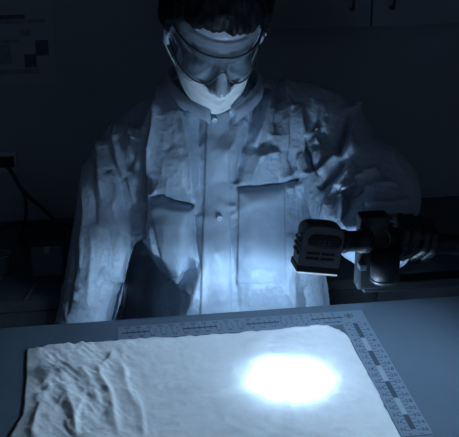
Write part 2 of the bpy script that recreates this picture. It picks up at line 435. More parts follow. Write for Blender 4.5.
# ------------------------------------------------------------------ L-shaped photographic scale
def text_mesh(s, size):
    cu = bpy.data.curves.new('t', 'FONT'); cu.body = s; cu.size = size; cu.align_x = 'CENTER'; cu.align_y = 'CENTER'
    cu.resolution_u = 2; cu.extrude = 0.0001
    ob = bpy.data.objects.new('t', cu); COL.objects.link(ob)
    dg = bpy.context.evaluated_depsgraph_get(); dg.update()
    e = ob.evaluated_get(dg); me = e.to_mesh()
    V = [tuple(v.co) for v in me.vertices]; Fc = [tuple(p.vertices) for p in me.polygons]
    e.to_mesh_clear(); bpy.data.objects.remove(ob); bpy.data.curves.remove(cu)
    return V, Fc
def make_ruler():
    r = empty('corner_scale', (0.217, -0.058, TZ))
    tag(r, 'pale L-shaped measuring scale with black bars along the cloth edges', 'ruler')
    z0, z1 = TZ + 0.0002, TZ + 0.0012
    hx0, hx1, hy = -0.212, 0.217, -0.058
    vx, vy1 = 0.217, -0.449
    o = [(hx0, hy - .026), (vx - .023, hy - .026), (vx - .023, vy1), (vx + .026, vy1), (vx + .026, hy + .024), (hx0, hy + .024)]
    V = [(x, y, z) for z in (z0, z1) for x, y in o]; n = 6
    Fc = [(i, (i + 1) % n, n + (i + 1) % n, n + i) for i in range(n)] + [tuple(range(n))[::-1], tuple(range(n, 2*n))]
    link('scale_sheet', V, Fc, M['ruler'], r, False)
    zi = z1 + 0.00015
    def bar(x, y, sx, sy): return box('scale_bar', (x, y, zi), (sx, sy, 0.0003), M['ink'], r, 0)
    for a, b in ((122, 149), (183, 217), (246, 279), (311, 343)):
        xa = atZ(a, 333 - (a - 122)*.067, TZ)[0]; xb = atZ(b, 333 - (b - 122)*.067, TZ)[0]
        bar((xa + xb)/2, hy, xb - xa, 0.0042)
    for a, b in ((322.6, 336.5), (351, 365.5), (383, 399.5), (418, 432)):
        ya = atZ(370, a, TZ)[1]; yb = atZ(390, b, TZ)[1]
        bar(vx, (ya + yb)/2, 0.0085, abs(ya - yb))
    for a, b in ((337.5, 350), (366.5, 382), (400.5, 417)):
        ya = atZ(370, a, TZ)[1]; yb = atZ(390, b, TZ)[1]
        box('scale_bar', (vx, (ya + yb)/2, zi), (0.0085, abs(ya - yb), 0.0003), M['ruler_white'], r, 0)
    bar(vx + .002, -0.4455, 0.046, 0.0022)
    bar(0.178, hy - .016, 0.034, 0.0022)
    tk = Acc(); nm = Acc()
    def tbox(x, y, sx, sy):
        V = [(x + a*sx/2, y + b*sy/2, zi + c*.00012) for c in (-1, 1) for a, b in ((-1, -1), (1, -1), (1, 1), (-1, 1))]
        tk.add(V, [(0, 3, 2, 1), (4, 5, 6, 7), (0, 1, 5, 4), (1, 2, 6, 5), (2, 3, 7, 6), (3, 0, 4, 7)])
    def num(s, x, y, size):
        V, Fc = text_mesh(s, size)
        nm.add([(v[0] + x, v[1] + y, zi + v[2]) for v in V], Fc)
    k = 0; x = hx1 - 0.03
    for i in range(1, 41):
        xx = 0.205 - i*0.01
        tbox(xx, hy + .006, 0.0010, 0.007 if i % 2 else 0.010); tbox(xx, hy - .006, 0.0010, 0.007)
        if i % 2 == 0:
            num(str(i), xx, hy + .0165, 0.0095); num(str(i), xx + .004, hy - .0155, 0.0085)
    for i in range(1, 38):
        yy = -0.07 - i*0.01
        tbox(vx + .009, yy, 0.007, 0.0010); tbox(vx - .0085, yy, 0.006, 0.0010)
        if i % 2 == 0:
            num(str(i), vx + .0175, yy, 0.0125); num(str(i), vx - .0155, yy + .004, 0.0105)
    link('tick_marks', tk.V, tk.F, M['ink'], r, False)['kind'] = 'stuff'
    link('numerals', nm.V, nm.F, M['ink'], r, False)['kind'] = 'stuff'
    # corner registration mark: ring with a cross
    V, Fc = tube([(vx - .004 + .0075*math.cos(a), hy + .004 + .0075*math.sin(a), zi) for a in np.linspace(0, 2*math.pi, 33)], 0.0005, 6, False)
    A = Acc().add(V, Fc)
    for sx, sy in ((.018, .0016), (.0016, .018), (.006, .006)):
        x, y = vx - .004, hy + .004
        V = [(x + a*sx/2, y + b*sy/2, zi + c*.00012) for c in (-1, 1) for a, b in ((-1, -1), (1, -1), (1, 1), (-1, 1))]
        A.add(V, [(0, 3, 2, 1), (4, 5, 6, 7), (0, 1, 5, 4), (1, 2, 6, 5), (2, 3, 7, 6), (3, 0, 4, 7)])
    link('corner_mark', A.V, A.F, M['ink'], r, False)
make_ruler()

# ------------------------------------------------------------------ person
PERSON = empty('person', (0.02, 0.33, 0.0))
tag(PERSON, 'person in pale blue lab coat, mask and tinted goggles bending over the table', 'person')
SH_R = np.array([0.215, 0.255, 1.205]); EL_R = atY(387, 191, .07); WR_R = np.array([0.252, -0.085, 1.075])
SH_L = np.array([-0.160, 0.280, 1.165]); EL_L = atY(104, 232, .215); WR_L = np.array([-0.272, 0.11, 0.845])
HEADC = np.array([-0.004, 0.155, 1.408]); HP = math.radians(29)
HR = np.array(Matrix.Rotation(HP, 3, 'X')) @ np.array(Matrix.Rotation(math.radians(3), 3, 'Y'))
HS = 1.04
def hd(p): return HEADC + HS*(HR @ np.array(p, float))
# hand gripping the lamp handle
HA = atY(381, 237, -0.225); HB = atY(470, 246, -0.17)     # handle axis
HDIR = (HB - HA)/np.linalg.norm(HB - HA)
GC = HA + HDIR*0.062
HRAD = 0.0185

def hand_acc(acc, r, wrist):
    """palm behind the bar, four fingers over its front, thumb underneath"""
    ex = HDIR; ez = np.array([0, 0, 1.0]); ey = np.cross(ez, ex); ey /= np.linalg.norm(ey); ez = np.cross(ex, ey)
    def pt(s, ph, R): return GC + ex*s + R*(-ey*math.sin(ph) + ez*math.cos(ph))
    knuck = []
    for i, (s, ln, rr) in enumerate(((-0.030, 1.0, .0100), (-0.0095, 1.1, .0103), (0.011, 1.04, .0099), (0.030, .86, .0088))):
        angs = [-62, -10, 48, 100, 100 + 62*ln]
        R = HRAD + rr*r*1.02
        prev = None
        for k, a in enumerate(angs):
            RR = R + (0.010 if k == 0 else 0.004 if k == 1 else 0)
            p = pt(s + (0.004*(k - 1))*(-1 if i < 2 else -.5)*0.4, math.radians(a), RR)
            if prev is not None: acc.cap(prev[0], p, prev[1], rr*r*(1.0 - .06*k), 14)
            prev = (p, rr*r*(1.06 - .06*k))
            if k == 0: knuck.append(p)
    pc = sum(knuck)/4
    for i, kp in enumerate(knuck):      # metacarpals
        wp = wrist + (kp - pc)*0.45
        acc.cap(wp, kp, 0.0145*r, 0.0118*r, 14)
    acc.cap(wrist, wrist + (WR_R - wrist)*1.0 + 1e-4, 0.024*r, 0.027*r, 16)
    # thumb
    tb = wrist*0.55 + knuck[0]*0.45 + np.array([-0.012, -0.004, -0.012])
    t1 = pt(-0.042, math.radians(-118), HRAD + .014); t2 = pt(-0.040, math.radians(-165), HRAD + .011*r); t3 = pt(-0.034, math.radians(-205), HRAD + .0095*r)
    acc.cap(tb, t1, .0155*r, .0125*r, 14); acc.cap(t1, t2, .0122*r, .0108*r, 14); acc.cap(t2, t3, .0108*r, .0092*r, 14)
HW = GC + np.array([-0.008, 0.085, -0.028])    # wrist of the gripping hand

def head_acc(a):
    R_ = HR
    def E(c, r): a.ell(hd(c), [HS*q for q in r], R_)
    def Cp(p, q, r1, r2): a.cap(hd(p), hd(q), r1*HS, r2*HS, 16)
    E((0, .018, .038), (.076, .097, .098))
    E((0, -.020, -.042), (.058, .066, .070))
    Cp((0, -.055, -.094), (0, -.05, -.094), .02, .022)
    for s in (-1, 1):
        E((s*.034, -.045, -.033), (.029, .034, .034))
        E((s*.031, -.0735, .0), (.0165, .0150, .0125))
        Cp((s*.014, -.081, .017), (s*.042, -.064, .019), .009, .008)
        Cp((s*.013, -.098, -.040), (s*.010, -.092, -.034), .0085, .009)
        a.ell(hd((s*.080, .016, -.006)), (.010*HS, .019*HS, .031*HS), R_ @ np.array(Matrix.Rotation(s*.35, 3, 'Z')))
        Cp((s*.055, -.005, -.06), (s*.028, -.055, -.098), .016, .018)
    Cp((0, -.084, .014), (0, -.108, -.033), .0085, .0125)
    Cp((-.018, -.080, -.064), (.018, -.080, -.064), .008, .008)
    Cp((-.014, -.077, -.076), (.014, -.077, -.076), .008, .008)

def make_body():
    a = Acc(); head_acc(a)
    nb = np.array([0.0, 0.255, 1.235])
    a.cap(hd((0, .03, -.05)), nb, .056, .062)
    a.loft([(.01, .34, .60, .15, .09), (.01, .34, .70, .15, .09), (.03, .36, .85, .12, .06), (.02, .30, 1.0, .14, .085), (.022, .265, 1.12, .17, .10), (.022, .26, 1.2, .175, .085), (.015, .255, 1.245, .10, .065)], 40)
    for sh, el, wr in ((SH_R, EL_R, WR_R), (SH_L, EL_L, WR_L)):
        sh2 = sh + np.array([-.03*np.sign(sh[0]), 0, -.01])
        a.cap(sh2, el, .05, .04); a.cap(el, wr, .04, .028)
    hand_acc(a, 0.86, HW)
    # resting hand on the lap
    base = WR_L; f = np.array([0.35, -0.75, -0.45]); f /= np.linalg.norm(f)
    sd = np.cross(f, [0, 0, 1]); sd /= np.linalg.norm(sd)
    rest_hand(a, base, f, sd, 0.86)
    for s in (-1, 1):
        hip = np.array([.01 + s*.09, .30, .66]); kn = np.array([.01 + s*.115, -.09, .565]); an = np.array([.01 + s*.11, -.03, .10])
        a.cap(hip, kn, .075, .055); a.cap(kn, an, .052, .036); a.cap(an + np.array([0, .02, -.045]), an + np.array([0, -.13, -.06]), .036, .028)
    V, Q = remesh(a, 0.0042)
    V = smooth(V, Q, 2)
    return link('body', V, Q, M['skin'], PERSON)
def rest_hand(a, base, f, sd, r):
    dn = np.cross(f, sd); dn = dn if dn[2] < 0 else -dn
    for i, (o, ln) in enumerate(((-.03, .072), (-.0105, .080), (.009, .075), (.027, .060))):
        k0 = base + f*.095 + sd*o
        a.cap(base + sd*o*.4, k0, .0145*r, .012*r, 12)
        k1 = k0 + (f*.9 + dn*.35)*ln*.5; k2 = k1 + (f*.6 + dn*.75)*ln*.45
        a.cap(k0, k1, .0105*r, .0095*r, 12); a.cap(k1, k2, .0095*r, .008*r, 12)
    t0 = base + f*.03 - sd*.022; t1 = t0 + (f*.75 - sd*.6)*.04; t2 = t1 + (f*.95 - sd*.15)*.032
    a.cap(t0, t1, .015*r, .012*r, 12); a.cap(t1, t2, .0115*r, .0095*r, 12)
BODY = make_body()

def make_gloves():
    a = Acc(); hand_acc(a, 1.0, HW); a.cap(HW, HW + (WR_R - HW)*.9, .026, .031)
    V, Q = remesh(a, 0.0022); V = smooth(V, Q, 2)
    V = V + normals(V, Q)*(0.0007*ridged(V*160, 2))[:, None]
    link('glove', V, Q, M['glove'], PERSON)['label'] = 'black glove gripping the lamp handle'
    a = Acc(); f = np.array([0.35, -0.75, -0.45]); f /= np.linalg.norm(f); sd = np.cross(f, [0, 0, 1]); sd /= np.linalg.norm(sd)
    rest_hand(a, WR_L, f, sd, 1.0); a.cap(WR_L, WR_L + (EL_L - WR_L)*.25, .029, .032)
    V, Q = remesh(a, 0.0035); V = smooth(V, Q, 2)
    link('glove', V, Q, M['glove'], PERSON)
make_gloves()

def make_lower():
    for s in (-1, 1):
        an = np.array([.01 + s*.11, -.03, .10])
        a = Acc(); a.cap(an + np.array([0, .022, -.052]), an + np.array([0, -.135, -.060]), .046, .038); a.cap(an + np.array([0, .01, -.03]), an + np.array([0, .01, .02]), .045, .043)
        V, Q = remesh(a, .006); V = smooth(V, Q, 2); V[:, 2] = np.maximum(V[:, 2], .001)
        link('shoe', V, Q, M['shoe'], PERSON)
    a = Acc()
    a.loft([(.01, .33, .602, .17, .12), (.01, .33, .72, .165, .11), (.01, .34, .80, .15, .09)], 40)
    for s in (-1, 1):
        hip = np.array([.01 + s*.09, .30, .675]); kn = np.array([.01 + s*.115, -.09, .572]); an = np.array([.01 + s*.11, -.03, .12])
        a.cap(hip, kn, .085, .068); a.cap(kn, an, .064, .056)
    V, Q = remesh(a, .006); V = smooth(V, Q, 3); V = V + normals(V, Q)*(0.003*ridged(V*14, 2))[:, None]
    V[:, 2] = np.where((V[:, 1] > .15), np.maximum(V[:, 2], .602), V[:, 2])
    link('trousers', V, Q, M['trousers'], PERSON)
make_lower()

# lab coat: torso and sleeves grown as one surface, then creased fold by fold
def make_coat():
    a = Acc()
    a.loft([(.015, .30, .615, .215, .18), (.015, .275, .68, .225, .19), (.02, .255, .78, .215, .170), (.022, .24, .90, .205, .155), (.022, .235, 1.0, .20, .145),
            (.022, .238, 1.10, .20, .135), (.024, .24, 1.18, .205, .128), (.024, .24, 1.225, .185, .11), (.016, .238, 1.262, .135, .095), (.006, .235, 1.29, .085, .075), (.004, .235, 1.305, .07, .06)], 56)
    # image-right sleeve (raised, elbow out)
    sp = catmull([(.13, .245, 1.205), SH_R + [.005, 0, -.012], (SH_R + EL_R)/2 + [-.002, 0, -.016], EL_R + [-.006, 0, .006], (EL_R + WR_R)/2 + [0, 0, -.002], WR_R, WR_R + (WR_R - EL_R)*.06], 26)
    rr = np.interp(np.linspace(0, 1, 26), [0, .2, .4, .6, .78, .95, 1], [.080, .080, .070, .062, .062, .060, .058])
    a.add(*tube(sp, rr, 36))
    # slack of the sleeve hanging between armpit and forearm
    a.cap(atY(318, 165, .15), atY(336, 215, .06), .05, .045); a.cap(atY(336, 215, .06), atY(362, 240, -.04), .045, .045); a.cap(atY(350, 170, .12), atY(352, 215, .05), .06, .05)
    # image-left sleeve (hanging to the lap)
    sl = catmull([(-.08, .245, 1.20), SH_L + [.015, 0, -.015], (SH_L + EL_L)/2 + [-.006, -.012, 0], EL_L + [0, -.008, 0], (EL_L + WR_L)/2, WR_L, WR_L + (WR_L - EL_L)*.1], 26)
    rr = np.interp(np.linspace(0, 1, 26), [0, .2, .4, .6, .78, .95, 1], [.078, .076, .064, .060, .058, .058, .058])
    a.add(*tube(sl, rr, 36))
    # sloping shoulder yoke
    a.cap((.03, .25, 1.262), (.20, .258, 1.225), .045, .055); a.cap((-.02, .255, 1.258), (-.135, .285, 1.190), .042, .042)
    V, Q = remesh(a, 0.0026)
    V = smooth(V, Q, 26)
    N = normals(V, Q)
    px, py = proj(V)
    view = CAM - V; view /= np.linalg.norm(view, axis=1)[:, None]
    facing = np.clip((np.sum(N*view, 1) + 0.15)/0.35, 0, 1)
    fwd = np.zeros(len(V))        # displacement towards the room (-y)
    d = np.zeros(len(V))          # displacement along the normal
    # --- large forms
    for poly, h, soft, *rp in SC_MASS:
        mk = polymask(px, py, poly, soft)
        if rp: mk = mk*np.clip((py - rp[0])/(rp[1] - rp[0]), 0, 1)**1.3
        fwd += h*mk
    for pts, h, wl, wr, t0, t1 in SC_FOLD:
        if max(p[0] for p in pts) < 135: h, wl, wr = h*.62, wl*1.15, wr*1.15
        d += stroke(px, py, pts, h*1.75, wl*1.05, wr*1.05, t0, t1, 1.0)
    V2 = V.copy(); V2[:, 1] -= fwd*facing; V2 += N*(d*facing)[:, None]
    V2 = smooth(V2, Q, 1, 0.4)
    N2 = normals(V2, Q)
    # crumple
    q = V2*np.array([1.0, 1.0, 0.45])
    cr = 0.0010*ridged(q*13 + 3, 2) + 0.0006*ridged(V2*36 + 11, 2) + 0.0004*ridged(V2*90, 2)
    cre = lambda P_, k: np.exp(-np.abs(vnoise(P_))*k*1.3)
    cr = cr + 0.0060*cre(q*11 + 21, 9)*np.clip(vnoise(V2*7 + 3)*1.5 + .5, 0, 1) + 0.0040*cre(V2*24 + 5, 7)*np.clip(vnoise(V2*9 + 31)*2 + .3, 0, 1) - 0.003*cre(q*13 + 41, 10)*np.clip(vnoise(V2*8 + 13)*2, 0, 1)
    V2 = V2 + N2*((cr - 0.001)*np.where((px < 204) | (px > 345), .55, 1.0))[:, None]
    # open cuff of the raised sleeve and lower hem stay where the loft ends
    return link('lab_coat', V2, Q, M['coat'], PERSON), V2, Q

# masses: polygon in photograph pixels, push towards the table (m), softness (px)
SC_MASS = [
    ([(143, 352), (190, 255), (203, 200), (330, 200), (338, 350)], 0.068, 7, 205, 300),       # front panels resting towards the table
    ([(108, 372), (130, 275), (142, 247), (158, 262), (166, 283), (178, 288), (190, 262), (152, 345), (142, 372)], -0.12, 8),  # hollow under the pocket
    ([(104, 372), (122, 290), (170, 290), (146, 372)], -0.05, 10),
    ([(148, 208), (192, 206), (195, 250), (188, 285), (168, 278), (150, 245)], 0.022, 14),  # sagging left pocket
    ([(150, 140), (165, 84), (182, 110), (192, 160), (192, 198), (150, 194)], 0.018, 12),   # left chest bulge
    ([(240, 190), (284, 187), (286, 285), (238, 285)], 0.012, 10),
]
# folds: polyline in photograph pixels, height (m), width left / right of travel (px), end tapers
SC_FOLD = [
    # left chest
    ([(165, 84), (159, 112), (152, 140), (146, 175)], .013, 5, 3, .1, .3),
    ([(165, 84), (173, 95), (182, 116), (189, 150), (193, 198)], .008, 3, 5, .1, .2),
    ([(199, 100), (198, 140), (199, 175), (200, 215)], -.010, 6, 5, .2, .2),
    ([(136, 128), (139, 140), (143, 158)], .016, 3, 4, .15, .4),
    ([(160, 106), (150, 120), (144, 134)], .008, 3, 4, .2, .2),
    ([(139.5, 140), (140, 165), (139.5, 190), (140, 212), (141, 245)], -.030, 2.6, 2.6, .1, .1),
    ([(148, 190), (155, 192)], .010, 3, 3, .2, .2),
    ([(148, 197), (160, 195), (172, 200), (193, 204)], -.016, 1.6, 3.5, .1, .1),
    ([(150, 204), (170, 207), (192, 208)], .006, 3, 5, .1, .1),
    ([(163, 130), (172, 143), (160, 148)], -.0015, 3, 3, .2, .2),
    # right chest valley from the collar to the pocket
    ([(263, 84), (256, 115), (246, 145), (237, 184)], -.016, 5, 4, .15, .15),
    ([(270, 88), (263, 120), (256, 146)], .010, 4, 5, .2, .3),
    ([(232, 112), (226, 130), (215, 142)], -.005, 4, 4, .2, .2),
    ([(242, 118), (234, 142), (222, 160)], .005, 5, 5, .2, .2),
    ([(268, 152), (262, 144), (272, 138)], -.004, 4, 5, .2, .2),
    ([(258, 156), (270, 153), (280, 152)], .006, 2.5, 4, .2, .2),
    ([(250, 185), (256, 165), (262, 152)], .006, 4, 6, .2, .2),
    ([(276, 70), (278, 100), (276, 135)], -.008, 5, 4, .2, .2),
    ([(285, 75), (288, 105), (286, 150)], .008, 5, 4, .2, .2),
    # pocket top lip
    ([(236, 188), (258, 186.5), (284, 184), (300, 180)], -.012, 1.8, 2.2, .05, .05),
    ([(286, 188), (296, 184), (304, 186)], .010, 2, 3, .2, .2),
    ([(280, 178), (290, 174), (298, 168)], .008, 3, 3, .2, .2),
    # right armpit
    ([(294, 104), (299, 138), (304, 176)], .014, 4, 4, .15, .2),
    ([(288, 110), (291, 140), (292, 175)], -.008, 3, 3, .2, .2),
    ([(305, 135), (308, 152), (311, 172)], -.018, 2.2, 3, .15, .1),
    ([(312, 131), (319, 134), (316, 145)], .014, 3, 3, .2, .2),
    ([(317, 143), (322, 136), (327, 134)], -.008, 2.5, 2.5, .2, .2),
    ([(352, 112), (346, 130), (336, 150), (313, 169)], -.018, 3.2, 2.4, .2, .1),
    ([(355, 104), (354, 125), (351, 148), (344, 164)], .016, 3, 4, .12, .3),
    ([(324, 100), (325, 120), (327, 135)], .007, 4, 4, .2, .3),
    ([(347, 158), (335, 174), (320, 190)], -.014, 3, 2.4, .2, .15),
    ([(339, 152), (328, 163), (318, 173)], .010, 4, 4, .2, .2),
    ([(352, 162), (346, 175), (330, 200), (326, 222)], .010, 6, 5, .2, .2),
    ([(380, 170), (360, 182), (342, 194)], .014, 3.5, 3, .25, .1),
    ([(378, 176), (360, 189), (343, 200)], -.012, 3, 4, .25, .1),
    ([(342, 196), (345, 212), (350, 232)], .010, 4, 4, .1, .2),
    ([(398, 186), (380, 186), (362, 190)], .006, 3, 5, .2, .2),
    ([(410, 200), (390, 206), (366, 206)], .006, 4, 5, .2, .2),
    ([(365, 100), (385, 140), (400, 172)], .004, 6, 6, .3, .3),
    # left sleeve
    ([(87, 154), (85, 182), (86, 215), (80, 270)], .010, 4, 5, .1, .3),
    ([(101, 139), (100, 165), (101, 200)], .012, 4, 5, .1, .3),
    ([(108, 147), (118, 171), (124, 195), (129, 222)], -.012, 2.4, 3.4, .1, .15),
    ([(118, 122), (115, 142), (116, 160), (122, 180)], .012, 5, 4, .1, .3),
    ([(93, 155), (93, 185), (96, 225)], -.008, 3, 3, .2, .2),
    ([(108, 172), (116, 180), (118, 196), (110, 208)], .008, 3, 3, .2, .2),
    ([(126, 178), (132, 190), (136, 205)], .008, 3, 3, .2, .2),
    ([(127, 170), (131, 160), (133, 146)], -.008, 3, 3, .2, .2),
    ([(112, 205), (118, 225), (124, 250), (116, 300)], .006, 4, 5, .2, .2),
    ([(108, 228), (112, 250), (110, 290)], -.006, 4, 4, .2, .2),
    ([(92, 225), (92, 260), (86, 310)], .007, 5, 6, .2, .1),
    ([(101, 270), (112, 281), (123, 284)], .007, 3, 3, .2, .1),
    ([(74, 302), (76, 292), (84, 290)], .006, 3, 3, .2, .2),
    ([(76, 240), (72, 275), (66, 315)], -.006, 3, 3, .2, .1),
    # pocket bulge left and front panels
    ([(150, 220), (156, 250), (166, 280)], .008, 3, 5, .15, .2),
    ([(194, 210), (194, 240), (198, 262)], -.008, 3, 3, .1, .1),
    ([(170, 262), (180, 268), (196, 258)], .004, 4, 5, .2, .2),
    ([(228, 230), (232, 260), (234, 300)], -.005, 4, 4, .2, .2),
    ([(208, 232), (214, 250), (224, 262)], .005, 3, 4, .2, .2),
    ([(210, 282), (218, 286), (226, 280)], .005, 2.5, 3, .2, .2),
    ([(240, 262), (256, 258), (276, 264)], .004, 3, 4, .2, .2),
    ([(290, 230), (289, 255), (284, 300)], .006, 4, 5, .2, .2),
    ([(300, 275), (304, 290), (300, 306)], -.008, 4, 4, .2, .2),
    ([(216, 200), (226, 206), (236, 204)], .005, 2.5, 3, .2, .2),
]
COAT, CV, CQ = make_coat()
BVH = BVHTree.FromPolygons([Vector(v) for v in CV], [tuple(q) for q in CQ])
CAMV = Vector(CAM)
def hit(x, y):
    d = Vector(ray(x, y)).normalized()
    p, n, i, t = BVH.ray_cast(CAMV, d)
    return (np.array(p), np.array(n)) if p is not None else None
def patch(name, quad, nu, nv, off, material, thick=0.003, bulge=0.0, lab=None):
    """cloth panel sewn onto the coat: follows its surface, stands proud by off"""
    a, b, c, d_ = [np.array(q, float) for q in quad]
    top = []
    for j in range(nv + 1):
        v = j/nv
        for i in range(nu + 1):
            u = i/nu
            q = (a*(1 - u) + b*u)*(1 - v) + (d_*(1 - u) + c*u)*v
            h = hit(*q)
            if h is None: h = (top[-1][0], top[-1][1])
            top.append((h[0], h[1], bulge*math.sin(math.pi*u)*math.sin(math.pi*min(1, v*1.0)) if bulge else 0))
    P = np.array([t[0] for t in top]).reshape(nv + 1, nu + 1, 3)
    # relax so that it bridges the narrow creases below
    for _ in range(3):
        P[1:-1, 1:-1] = 0.5*P[1:-1, 1:-1] + 0.125*(P[:-2, 1:-1] + P[2:, 1:-1] + P[1:-1, :-2] + P[1:-1, 2:])
    P = P.reshape(-1, 3); B = np.array([t[2] for t in top])
    vd = CAM - P; vd /= np.linalg.norm(vd, axis=1)[:, None]; vd[:, 2] -= 0.25; vd /= np.linalg.norm(vd, axis=1)[:, None]
    T = P + vd*(off + B)[:, None]; Bt = T - vd*thick
    n = (nu + 1)*(nv + 1); idx = np.arange(n).reshape(nv + 1, nu + 1); Fc = []
    for j in range(nv):
        for i in range(nu):
            Fc.append((idx[j, i], idx[j + 1, i], idx[j + 1, i + 1], idx[j, i + 1]))
            Fc.append((n + idx[j, i], n + idx[j, i + 1], n + idx[j + 1, i + 1], n + idx[j + 1, i]))
    loop = list(idx[0, :]) + list(idx[1:, -1]) + list(idx[-1, -2::-1]) + list(idx[-2:0:-1, 0])
    for k in range(len(loop)): l2 = loop[(k + 1) % len(loop)]; Fc.append((loop[k], l2, n + l2, n + loop[k]))
    o = link(name, np.vstack([T, Bt]), Fc, material, COAT)
    if lab: o['label'] = lab
    return o
patch('placket', [(207, 113), (229, 111), (232, 322), (200, 322)], 12, 90, .0035, M['coat_seam'], .004)
patch('pocket', [(239, 188.5), (285, 185), (286, 282), (237, 284)], 26, 50, .0042, M['coat_seam'], .005, .004)
patch('pocket', [(148, 201), (192, 205), (197, 266), (167, 281)], 22, 36, .004, M['coat_seam'], .005, .004)
def snap(x, y, r=.0058):
    h = hit(x, y)
    if h is None: return
    p = h[0]; vd = CAM - p; vd /= np.linalg.norm(vd); vd[2] -= .3; vd /= np.linalg.norm(vd)
    V, Fc = lathe([(0, r*1.05), (.0105, r), (.012, r*.85), (.0125, r*.45), (.0119, r*.4), (.0119, r*.01)], p - vd*.003, p + vd, 20)
    link('snap_button', V, Fc, M['snap'], COAT)
snap(214.5, 119); snap(219.5, 217)

# collar: band standing around the neck with two flaps folded outwards
def make_collar():
    n = 61; rows = 9
    P = np.zeros((rows, n, 3))
    for i in range(n):
        s_ = i/(n - 1)*2 - 1                 # -1 .. 1, front to front, 0 = back of the neck
        an = math.pi*(0.5 + s_*0.915)         # 90deg at the back
        front = abs(s_)**2.2
        cx, cy, cz = 0.0, 0.215 - .012*front, 1.312 - 0.050*front
        rx, ry = .082 - .010*front, .092
        base = np.array([cx + rx*math.cos(an), cy + ry*math.sin(an), cz])
        out = np.array([math.cos(an)*1.0, math.sin(an)*1.0, 0])
        for j in range(rows):
            v = j/(rows - 1)
            if v < .35: P[j, i] = base + np.array([0, 0, .018*(v/.35)]) + out*(.004*v)
            else:
                w = (v - .35)/.65
                P[j, i] = base + np.array([0, 0, .018 - .018*w*w - .006*w]) + out*(.004 + .012*w + .004*math.sin(w*3.1))
    P += 0.0012*ridged(P.reshape(-1, 3)*50, 2).reshape(rows, n, 1)
    top = P.reshape(-1, 3); low = top.copy(); low[:, 2] -= .0022; low[:, 1] += .0008
    nn = rows*n; idx = np.arange(nn).reshape(rows, n); Fc = []
    for j in range(rows - 1):
        for i in range(n - 1):
            Fc.append((idx[j, i], idx[j, i + 1], idx[j + 1, i + 1], idx[j + 1, i])); Fc.append((nn + idx[j, i], nn + idx[j + 1, i], nn + idx[j + 1, i + 1], nn + idx[j, i + 1]))
    loop = list(idx[0, :]) + list(idx[1:, -1]) + list(idx[-1, -2::-1]) + list(idx[-2:0:-1, 0])
    for k in range(len(loop)): l2 = loop[(k + 1) % len(loop)]; Fc.append((loop[k], nn + loop[k], nn + l2, l2))
    link('collar', np.vstack([top, low]), Fc, M['coat_seam'], COAT)
make_collar()

# hair: thick short cap with combed strands
def make_hair():
    nu, nv = 140, 70
    V = []; c = np.array([0, .022, .040])
    rows = []
    for j in range(nv + 1):
        row = []
        for i in range(nu):
            ph = 2*math.pi*i/nu                      # 0 = +x, pi/2 = back(+y)
            sx, sy = math.cos(ph), math.sin(ph)
            # lowest polar angle of the hair in this direction
            f = -sy                                   # 1 at the face
            front = 75 + 2.5*math.sin(ph*5 + 1) + 1.2*math.sin(ph*17 + 1)
            side = 104; back = 132
            lim = front if f > .62 else (front + (side - front)*((.62 - f)/.45) if f > .17 else side + (back - side)*min(1, (.17 - f)/.7))
            lim += 0.5*math.sin(i*2.1)
            th = math.radians(lim)*(j/nv)
            rr = np.array([.093, .108, .112])*(1 + .03*f*(1 if f > 0 else 0))
            taper = 1.0 if j < nv*.9 else 1 - .10*((j - nv*.9)/(nv*.1))**2
            p = c + rr*taper*np.array([math.sin(th)*sx, math.sin(th)*sy, math.cos(th)])
            row.append(p)
        rows.append(row)
    P = np.array(rows)
    q = P.reshape(-1, 3)
    strand = ridged(np.stack([np.arctan2(q[:, 1] - .06, q[:, 0])*16, q[:, 2]*14, q[:, 1]*10], 1), 3)*0.0035 + ridged(q*22, 2)*.004
    dirv = q - c; dirv /= np.linalg.norm(dirv, axis=1)[:, None]
    q = q + dirv*strand[:, None]
    inner = c + (P.reshape(-1, 3) - c)*0.83
    n = (nv + 1)*nu; Fc = []
    for j in range(nv):
        for i in range(nu):
            i2 = (i + 1) % nu
            Fc.append((j*nu + i, (j + 1)*nu + i, (j + 1)*nu + i2, j*nu + i2))
            Fc.append((n + j*nu + i, n + j*nu + i2, n + (j + 1)*nu + i2, n + (j + 1)*nu + i))
    for i in range(nu): i2 = (i + 1) % nu; Fc.append((nv*nu + i, n + nv*nu + i, n + nv*nu + i2, nv*nu + i2))
    A = np.vstack([q, inner]); A = np.array([hd(p) for p in A])
    link('hair', A, Fc, M['hair'], PERSON)
make_hair()

